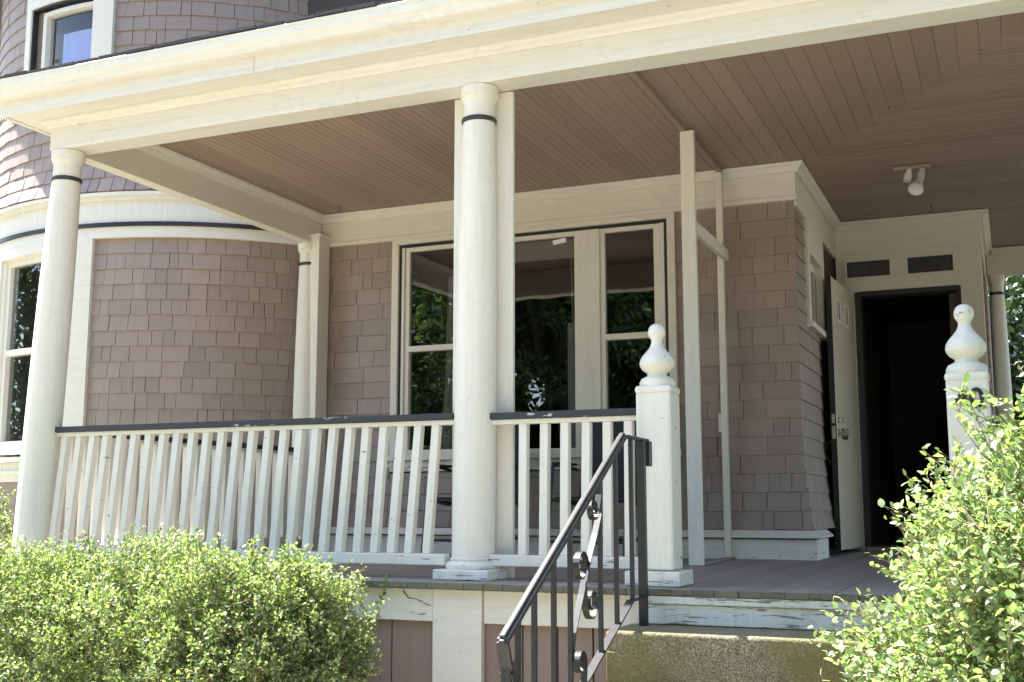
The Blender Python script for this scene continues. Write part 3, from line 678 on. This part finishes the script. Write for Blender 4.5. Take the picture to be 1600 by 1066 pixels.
# ------------------------------------------------------------------ unfinished screen frame under the batten
sf = empty('screen_frame'); T(sf, 'bare cream timber frame of two uprights and a crossbar standing before the shingled wall', 'timber frame')
MB().box(.632, .722, 1.73, 1.765, .002, ZC-.032).build('upright', 'cream_post', sf, .003)
MB().box(.622, .668, W-.135, W-.09, .002, ZC-.032).build('upright', 'cream_post', sf, .003)
MB().hexa([(.668, 1.767, 2.085), (.7, 1.767, 2.085), (.7, W-.10, 2.085), (.668, W-.10, 2.085)], [(.668, 1.767, 2.17), (.7, 1.767, 2.17), (.7, W-.10, 2.17), (.668, W-.10, 2.17)]).build('crossbar', 'cream_post', sf, .003)
MB().box(.64, .70, 1.77, W-.14, .0015, .014).build('floor_strip', 'floor_paint', sf, .003)
MB().box(.603, .621, W-.13, W-.10, .87, 1.0).build('hinge_block', 'cream_post', sf, .002)

# ------------------------------------------------------------------ concrete steps
st = empty('steps', (1.7, -.6, GZ)); T(st, 'mossy concrete steps leading up to the porch between the two newel posts', 'steps')
st.location = (0, 0, 0)
zt = -.152; yf = -.64; prev = -.30
for i in range(5):
    xo = .04*i if i else 0
    o = MB()
    z0 = zt-.205 if i < 4 else GZ-.02
    o.box(.90-.07*min(i, 1), 2.48, yf, prev, zt-.205 if zt-.205 > GZ else GZ-.02, zt).build('step', 'concrete', st, .012, bseg=3)
    if i == 0: MB().box(.903, 2.477, yf-.004, yf+.01, zt-.205, zt-.082).build('step_joint', 'concrete', st, .004)
    prev = yf+.0; yf -= .29; zt -= .208
MB().box(.92, 2.46, -.60, -.30, GZ, -.37).build('step_core', 'concrete', st)

# ------------------------------------------------------------------ wrought iron handrail
hr = empty('handrail'); T(hr, 'black wrought iron stair handrail with scrolls beside the concrete steps', 'handrail')
X = .985
SL = (.645+.065)/(-.634+1.883)
def ztop(y): return .645+SL*(y+.634) if y < -.634 else .645
def rail_prof(path):
    mb = MB()
    for a, b_ in zip(path[:-1], path[1:]):
        upv = (1, 0, 0)
        mb.beam(a, b_, .018, .044, upv).beam(Vector(a)+Vector((.0, 0, .008)), Vector(b_)+Vector((.0, 0, .008)), .024, .026, upv)
    return mb
rp = [(X, -.30, .645), (X, -.634, .645), (X, -1.883, -.065), (X, -1.845, -.16), (X, -1.80, -.26)]
rail_prof(rp[1:4]).build('top_rail', 'iron', hr, .008, bseg=4)
MB().beam(rp[0], (X, -.63, .647), .012, .034, (1, 0, 0)).build('top_rail', 'iron', hr, .003)
MB().beam(rp[3], rp[4], .03, .044, (1, 0, 0)).build('rail_end', 'iron', hr, .004)
def zbot(y): return -.035 if y > -.56 else -.035+.44*(y+.56)
MB().beam((X, -.36, -.035), (X, -.565, -.035), .008, .03, (1, 0, 0)).build('bottom_rail', 'iron', hr, .001)
MB().beam((X, -.56, -.035), (X, -1.86, -.607), .008, .034, (1, 0, 0)).build('bottom_rail', 'iron', hr, .001)
MB().box(X-.017, X+.017, -.393, -.359, -.152, .64).build('post', 'iron', hr, .002)
MB().box(X-.017, X+.017, -1.86, -1.826, GZ, -.13).build('post', 'iron', hr, .002)
MB().box(X-.002, X+.028, -.345, -.30, .53, .64).build('bracket', 'iron', hr, .002)
for y in (-.53, -.74, -.94, -1.275, -1.44, -1.62, -1.76):
    MB().box(X-.0085, X+.0085, y-.0085, y+.0085, zbot(y), ztop(y)-.006).build('baluster', 'iron', hr, .001)
def strip(pts, nm):
    mb = MB(); w_ = .012
    for a, b_ in zip(pts[:-1], pts[1:]): mb.beam((X, a[0], a[1]), (X, b_[0], b_[1]), .006, w_*2, (1, 0, 0))
    return mb.build(nm, 'iron', hr)
def scroll(c, r, a0, turns, sgn):
    out = []; n = 26
    for i in range(n+1):
        t = i/n; rr = r*(1-.62*t); a = a0+sgn*turns*2*math.pi*t; out.append((c[0]+rr*math.cos(a), c[1]+rr*math.sin(a)))
    return out
sc_top = scroll((-1.01, .345), .042, R_(-10), 1.15, -1)[::-1]
strip(scroll((-1.02, .345), .045, R_(0), 1.2, -1)[::-1]+[(-.95, .40)], 'scroll')
strip([(-.945, .33), (-1.0, .25), (-1.087, .142), (-1.16, .03), (-1.25, -.10), (-1.275, -.2)], 'scroll')
strip(scroll((-1.165, .13), .062, R_(20), 1.25, 1)[::-1]+[(-1.09, .14)], 'scroll')
strip(scroll((-1.055, -.005), .068, R_(170), 1.25, 1)[::-1]+[(-1.13, .06)], 'scroll')
strip(scroll((-1.18, -.215), .05, R_(-20), 1.25, 1)[::-1]+[(-1.14, -.30)], 'scroll')

# ------------------------------------------------------------------ ceiling lamp and hooks
lm = empty('ceiling_lamp'); T(lm, 'white two-socket floodlight fixture with one bulb on the brown porch ceiling', 'lamp')
MB().box(1.80, 2.06, 3.20, 3.34, ZC-.028, ZC-.001).build('mounting_plate', 'ceiling_paint', lm, .004)
def seg_lathe(prof, a, b_, seg=24):
    a = Vector(a); d = (Vector(b_)-a); L_ = d.length; q = d.to_track_quat('Z', 'Y')
    mb = MB().lathe([(r, z*L_) for r, z in prof], (0, 0, 0), seg); mb.v = [tuple(a+q @ Vector(v)) for v in mb.v]; return mb
seg_lathe([(.018, 0), (.02, .35), (.027, .4), (.027, 1)], (1.915, 3.22, ZC-.028), (1.895, 3.20, ZC-.115)).build('socket', 'bulb_white', lm, smooth=40)
seg_lathe([(.018, 0), (.02, .3), (.026, .4), (.024, 1)], (2.0, 3.24, ZC-.028), (1.985, 3.20, ZC-.115)).build('socket', 'bulb_white', lm, smooth=40)
seg_lathe([(.02, 0), (.023, .15), (.027, .3), (.044, .75), (.054, .92), (.053, 1.0), (.045, .93), (.02, .86), (.005, .85)], (1.985, 3.20, ZC-.10), (1.955, 3.12, ZC-.205)).build('bulb', 'bulb_white', lm, smooth=40)
def hook(x, y, lab):
    h = MB().tube([(x, y, ZC), (x, y, ZC-.02), (x+.012, y, ZC-.03), (x+.018, y, ZC-.05), (x+.008, y, ZC-.066), (x-.008, y, ZC-.062), (x-.014, y, ZC-.045)], .0035, 8).build('ceiling_hook', 'twig', None, smooth=60)
    T(h, lab, 'hook', 'hooks screwed into the porch ceiling')
hook(-2.40, 2.53, 'small rusty hook in the ceiling near the corner post')
hook(1.98, 4.42, 'small rusty hook in the ceiling above the front door')

# ------------------------------------------------------------------ patio chairs
def chair(x, y, rz, label):
    c_ = empty('patio_chair', (x, y, 0)); c_.rotation_euler = (0, 0, rz); T(c_, label, 'chair', 'black patio chairs on the porch')
    wd = .27
    for s in (-1, 1):
        MB().tube([(s*wd, -.36, .008), (s*wd, -.30, .30), (s*wd, -.245, .56), (s*wd, -.235, .61), (s*wd, -.20, .635), (s*wd, 0, .63), (s*wd, .19, .61)], .0135, 10).build('arm', 'chair_metal', c_, smooth=60)
        MB().tube([(s*wd*.93, .34, .008), (s*wd*.93, .22, .30), (s*wd*.93, .10, .40)], .0135, 10).build('leg', 'chair_metal', c_, smooth=60)
        MB().tube([(s*.235, -.27, .40), (s*.235, 0, .37), (s*.235, .15, .385), (s*.235, .22, .55), (s*.235, .33, 1.0), (s*.235, .335, 1.02)], .013, 10).build('seat_rail', 'chair_metal', c_, smooth=60)
        MB().box(s*.262-.022, s*.262+.022, -.22, .14, .636, .652).build('armrest', 'chair_metal', c_, .006)
    MB().tube([(-.27, -.335, .13), (.27, -.335, .13)], .01, 8).tube([(-.25, .29, .13), (.25, .29, .13)], .01, 8).tube([(-.26, -.27, .40), (.26, -.27, .40)], .012, 8).build('stretcher', 'chair_metal', c_, smooth=60)
    sl = MB(); prof = [(-.27, .412), (-.1, .392), (.02, .38), (.14, .392), (.19, .47), (.25, .65), (.325, .985), (.335, 1.015)]
    sl.extrude([(a, b_) for a, b_ in prof]+[(a-.006, b_+.006) for a, b_ in prof[::-1]], lambda p, e: ((-.235, .235)[e], p[0], p[1]))
    sl.build('sling', 'chair_sling', c_)
chair(-1.00, 2.20, R_(4), 'black metal patio chair behind the middle column')
chair(-.06, 2.17, R_(-2), 'black metal patio chair behind the short railing by the newel post')

# ------------------------------------------------------------------ plants
def mesh_np(name, V, nper, mat, parent=None, kind=None):
    n = len(V)//nper
    me = bpy.data.meshes.new(name); me.vertices.add(len(V)); me.vertices.foreach_set('co', V.astype(np.float32).ravel())
    me.loops.add(len(V)); me.loops.foreach_set('vertex_index', np.arange(len(V), dtype=np.int32))
    me.polygons.add(n); me.polygons.foreach_set('loop_start', np.arange(0, len(V), nper, dtype=np.int32))
    try: me.polygons.foreach_set('loop_total', np.full(n, nper, dtype=np.int32))
    except Exception: pass
    me.materials.append(M[mat]); me.update(calc_edges=True); me.validate()
    o = bpy.data.objects.new(name, me); COL.objects.link(o)
    if parent: o.parent = parent
    if kind: o['kind'] = kind
    return o
def unit(a): return a/np.maximum(np.linalg.norm(a, axis=-1, keepdims=True), 1e-9)
def leaf_simple(P, dirs, nrm, L, Wd):
    d = unit(dirs); s = unit(np.cross(d, nrm)); L = L[:, None]; Wd = Wd[:, None]
    return np.stack([P, P+d*L*.45-s*Wd*.5, P+d*L, P+d*L*.45+s*Wd*.5], 1).reshape(-1, 3)
def leaf_quads(P, dirs, nrm, L, Wd):
    """six-point leaves, folded a little along the midrib"""
    d = unit(dirs); s = unit(np.cross(d, nrm)); n = np.cross(s, d)
    L = L[:, None]; Wd = Wd[:, None]
    a = P; tip = P+d*L-n*L*.12
    l1 = P+d*L*.3+s*Wd*.46+n*L*.05; r1 = P+d*L*.3-s*Wd*.46+n*L*.05
    l2 = P+d*L*.7+s*Wd*.4+n*L*.0; r2 = P+d*L*.7-s*Wd*.4+n*L*.0
    return np.stack([a, r1, r2, tip, l2, l1], 1).reshape(-1, 3)
def twigs_to_leaves(base, dirs, length, n_leaf, lsize, droop=.3):
    n = len(base); t = (np.arange(n_leaf)+.6)/n_leaf
    P = base[:, None, :]+dirs[:, None, :]*(length[:, None]*t[None, :])[..., None]
    P = P+rng.normal(0, .006, P.shape)
    d = unit(dirs[:, None, :]*.55+rng.normal(0, .75, P.shape)); nr = unit(rng.normal(0, .55, P.shape)+np.array([0, 0, .9]))
    P = P.reshape(-1, 3); L = lsize*rng.uniform(.6, 1.25, len(P))
    return (leaf_simple if lsize < .022 else leaf_quads)(P, d.reshape(-1, 3), nr.reshape(-1, 3), L, L*rng.uniform(.5, .72, len(P)))
def thin_prisms(A, B, r):
    """3-sided twigs as quads"""
    d = unit(B-A); a = unit(np.cross(d, np.array([.31, .17, .93]))); b_ = np.cross(d, a); out = []
    rr = r[:, None]
    ring_ = [a*math.cos(k*2.0944)+b_*math.sin(k*2.0944) for k in range(3)]
    for k in range(3):
        p, q = ring_[k], ring_[(k+1) % 3]
        out.append(np.stack([A+p*rr, A+q*rr, B+q*rr*.5, B+p*rr*.5], 1))
    return np.concatenate(out).reshape(-1, 3)
def nz(P, s, seed):
    return np.array([noise.noise(Vector((p[0]*s+seed, p[1]*s-seed*.7, p[2]*s+seed*.3))) for p in P])
def shrub(name, label, c, rad, n_tw, tw_len, n_leaf, lsize, leafm, base_z=GZ, n_stem=40, flat=2.0, vase=0.0, up_bias=.5, gaps=-.22, shoots=.03, low=-.75, rough=.16):
    s = empty(name, (c[0], c[1], base_z)); s_off = np.array([c[0], c[1], base_z]); T(s, label, 'shrub')
    c = np.array(c); rad = np.array(rad)
    q = unit(rng.normal(0, 1, (int(n_tw*1.5), 3))); q = q[q[:, 2] > low][:n_tw]
    # superellipsoid radius for a flatter, clipped top
    k = (np.abs(q)**flat).sum(1)**(-1/flat); depth = 1-np.abs(rng.normal(0, .2, len(q))); depth = np.clip(depth, .3, 1.0)
    bump_ = 1+rough*nz(q*2.0, 1.6, c[0]*3+1)+.5*rough*nz(q*2.0, 4.5, c[1]*5+2)
    P = q*(k*depth*bump_)[:, None]
    if vase: sh = 1+vase*np.minimum(P[:, 2], 0); P[:, 0] *= sh; P[:, 1] *= sh
    P = c+P*rad
    out = unit(q/rad)*1.0
    d = unit(out*.8+rng.normal(0, .45, P.shape)+np.array([0, 0, up_bias]))
    gap = nz(P, 5.5, c[0]+9)+.6*nz(P, 11., c[1]+4) > gaps
    P = P[gap]; d = d[gap]; long_ = rng.random(len(P)) < shoots
    ln = tw_len*rng.uniform(.6, 1.3, len(P)); ln[long_] *= 1.5; P = P+d*(long_*.05)[:, None]
    base = P-d*ln[:, None]*.8
    V = twigs_to_leaves(base-s_off, d, ln, n_leaf, lsize)
    mesh_np('foliage', V, 4 if lsize < .022 else 6, leafm, s, 'stuff')
    V2 = thin_prisms(base-s_off, base+d*ln[:, None]-s_off, np.full(len(base), .0016)*(lsize/.022))
    mesh_np('twigs', V2, 4, 'twig', s, 'stuff')
    for i in range(n_stem):
        j = rng.integers(len(P)); tip = Vector(base[j])
        b0 = Vector((c[0]+rng.uniform(-.45, .45)*rad[0]*.8, c[1]+rng.uniform(-.35, .35)*rad[1], base_z-.02))
        m1 = b0.lerp(tip, .5)+Vector((rng.uniform(-.06, .06), rng.uniform(-.06, .06), .06))
        o = MB().tube([Vector(p)-s.location for p in (b0, b0.lerp(m1, .5)+Vector((rng.uniform(-.03, .03), 0, .03)), m1, m1.lerp(tip, .55)+Vector((0, rng.uniform(-.03, .03), .02)), tip)], [.009, .008, .0065, .005, .003], 5).build('stem', 'twig', s)
    return s
shrub('shrub', 'wide clipped leafy shrub in front of the left railing and corner column', (-1.75, -1.02, -.58), (1.38, .52, .74), 27000, .115, 13, .0195, 'leaf_hedge', flat=3.2, n_stem=60, low=-.8, vase=.42, rough=.24)
shrub('shrub', 'smaller clipped shrub with bare brown stems left of the middle column pilaster', (-.50, -1.02, -.34), (.42, .46, .49), 9000, .115, 13, .0195, 'leaf_hedge', flat=2.6, n_stem=34, vase=.45, low=-.9, rough=.28)
shrub('shrub', 'light green shrub at the foot of the round tower at the left edge', (-4.05, .35, -.35), (.62, .6, .95), 3600, .14, 11, .026, 'leaf_hedge', flat=2.4, n_stem=14)
shrub('shrub', 'large sunlit loose shrub in the foreground right of the steps', (3.05, -1.75, -.27), (1.05, .85, 1.33), 19000, .15, 11, .0255, 'leaf_bush', flat=1.65, n_stem=36, up_bias=.3, rough=.22, gaps=-.4, shoots=.015)
# thin vine against the skirt
vn = empty('vine', (-.42, -.5, GZ)); T(vn, 'thin trailing vine climbing in front of the porch skirt boards', 'vine')
vp = [Vector(p)-Vector((-.42, -.5, GZ)) for p in ((-.62, -.52, -.75), (-.50, -.48, -.55), (-.40, -.44, -.40), (-.33, -.42, -.24), (-.29, -.41, -.1), (-.27, -.40, .03))]
MB().tube(vp, [.004, .004, .003, .0025, .002, .0012], 5).build('stem', 'twig', vn)
LV = []
for a, b_ in zip(vp[:-1], vp[1:]):
    for t in np.linspace(0, 1, 8): LV.append(np.array(a.lerp(b_, float(t))))
LV = np.repeat(np.array(LV), 2, 0)
dd = unit(rng.normal(0, 1, LV.shape)); 
mesh_np('foliage', leaf_quads(LV, dd, unit(rng.normal(0, .6, LV.shape)+np.array([0, -.5, .8])), rng.uniform(.02, .035, len(LV)), rng.uniform(.014, .022, len(LV))), 6, 'leaf_hedge', vn, 'stuff')

# ------------------------------------------------------------------ trees across the street and behind the house
def tree(label, x, y, h, rad, seed, n=5200, leaf=.2, group='trees around the house', low=.1, lm='leaf_tree'):
    t = empty('tree', (x, y, GZ)); T(t, label, 'tree', group); rr = random.Random(seed)
    tr = MB(); top = h*.62
    pts = [(0, 0, -.1), (rr.uniform(-.1, .1), rr.uniform(-.1, .1), h*.2), (rr.uniform(-.2, .2), rr.uniform(-.2, .2), h*.42), (rr.uniform(-.3, .3), rr.uniform(-.3, .3), top)]
    tr.tube(pts, [h*.028, h*.022, h*.017, h*.008], 10)
    tips = []
    for i in range(9):
        z0 = h*rr.uniform(.22, .55); a = i*2.4+rr.uniform(-.3, .3); l = rad*rr.uniform(.5, .85)
        e = (math.cos(a)*l, math.sin(a)*l, z0+h*rr.uniform(.12, .3)); m_ = (e[0]*.5, e[1]*.5, z0+(e[2]-z0)*.65)
        tr.tube([(0, 0, z0), m_, e], [h*.011, h*.008, h*.003], 7); tips.append(e)
    tr.build('trunk', 'bark', t, smooth=50)
    cl = [np.array(e) for e in tips]+[np.array((rr.uniform(-.6, .6)*rad, rr.uniform(-.6, .6)*rad, h*(low+(.95-low)*rr.random()))) for _ in range(22)]
    P = []
    for c_ in cl:
        k = n//len(cl); q = unit(rng.normal(0, 1, (k, 3)))*(rng.uniform(.25, 1, (k, 1))**.5)*np.array([1, 1, .75])*rad*rr.uniform(.28, .46); P.append(c_+q)
    P = np.concatenate(P); P = P[P[:, 2] > h*.03]
    d = unit(rng.normal(0, 1, P.shape)+np.array([0, 0, -.3])); L = leaf*rng.uniform(.6, 1.3, len(P))
    mesh_np('crown', leaf_simple(P, d, unit(rng.normal(0, .7, P.shape)+np.array([0, 0, .9])), L, L*.66), 4, lm, t)
tree('tall leafy tree across the road, reflected in the triple window', -4.0, -19.5, 13.0, 4.4, 1, 42000, .2)
tree('broad tree across the road, reflected in the left pane of the window', -9.8, -20.5, 14.0, 4.8, 2, 42000, .2)
tree('leafy tree across the road, opposite the porch steps', 2.2, -20.5, 12.5, 4.2, 3, 32000, .2)
tree('tall tree across the road, opposite the round tower', -16.0, -21.0, 14.0, 4.8, 4, 32000, .2)
tree('dark leafy tree behind the house, seen past the back porch column', 3.6, 19.0, 10.5, 4.2, 5, 34000, .16, lm='leaf_dark')
tree('unseen dense tree added right of the porch to darken its wall', 8.4, 1.8, 10.0, 3.6, 7, 40000, .19)  # added out of view; blocks sky so the right wall darkens
tree('unseen dense tree added off the right front corner to block sky light', 8.9, -5.0, 10.5, 3.8, 8, 40000, .19)  # second unseen tree, added to keep sky light off the porch's right side
tree('low dark tree filling the gap behind the back porch column', 2.9, 13.0, 6.5, 2.8, 9, 40000, .12, lm='leaf_dark')
tree('wide tree set back behind the road, between the reflected trees', -7.0, -26.5, 15.0, 5.5, 12, 42000, .24)
tree('wide tree set back behind the road, opposite the front door', -.6, -27.0, 15.0, 5.5, 13, 42000, .24)
tree('wide tree set back behind the road at the far left', -13.5, -27.0, 15.0, 5.5, 14, 42000, .24)
tree('unseen rounded tree added left of the tower to darken its lower window reflection', -18.5, -3.5, 10.5, 4.4, 15, 32000, .2)  # added so the tower's lower panes reflect foliage instead of open sky
tree('tree further behind the house at the right edge', 9.5, 19.0, 9.5, 4.0, 6, 32000, .2)

# ------------------------------------------------------------------ neighbouring house, a sliver at the upper left
nb = empty('neighbouring_house', (-13.6, 9.5, GZ)); T(nb, 'pale blue shingled neighbouring house glimpsed at the upper left edge', 'house')
MB().box(-4, 4, -1.2, 6, 0, 9.0).build('wall', 'neighbour_siding', nb)
cm = MB().extrude([(0, 0), (-.03, 0), (-.008, .2), (0, .2)], lambda p, e: ((-4.02, 4.02)[e], -1.202+p[0], p[1])).mesh('siding_board', 'neighbour_siding')
for i in range(45): inst('siding_board', cm, nb, (0, 0, i*.2))
cm2 = MB().extrude([(0, 0), (.03, 0), (.008, .2), (0, .2)], lambda p, e: (4.002+p[0], (-1.2, 6)[e], p[1])).mesh('siding_board', 'neighbour_siding')
for i in range(45): inst('siding_board', cm2, nb, (0, 0, i*.2))
MB().extrude([(-4.4, 9.0), (4.4, 9.0), (0, 12)], lambda p, e: (p[0], (-1.6, 6.4)[e], p[1])).build('roof', 'roof_shingle', nb)
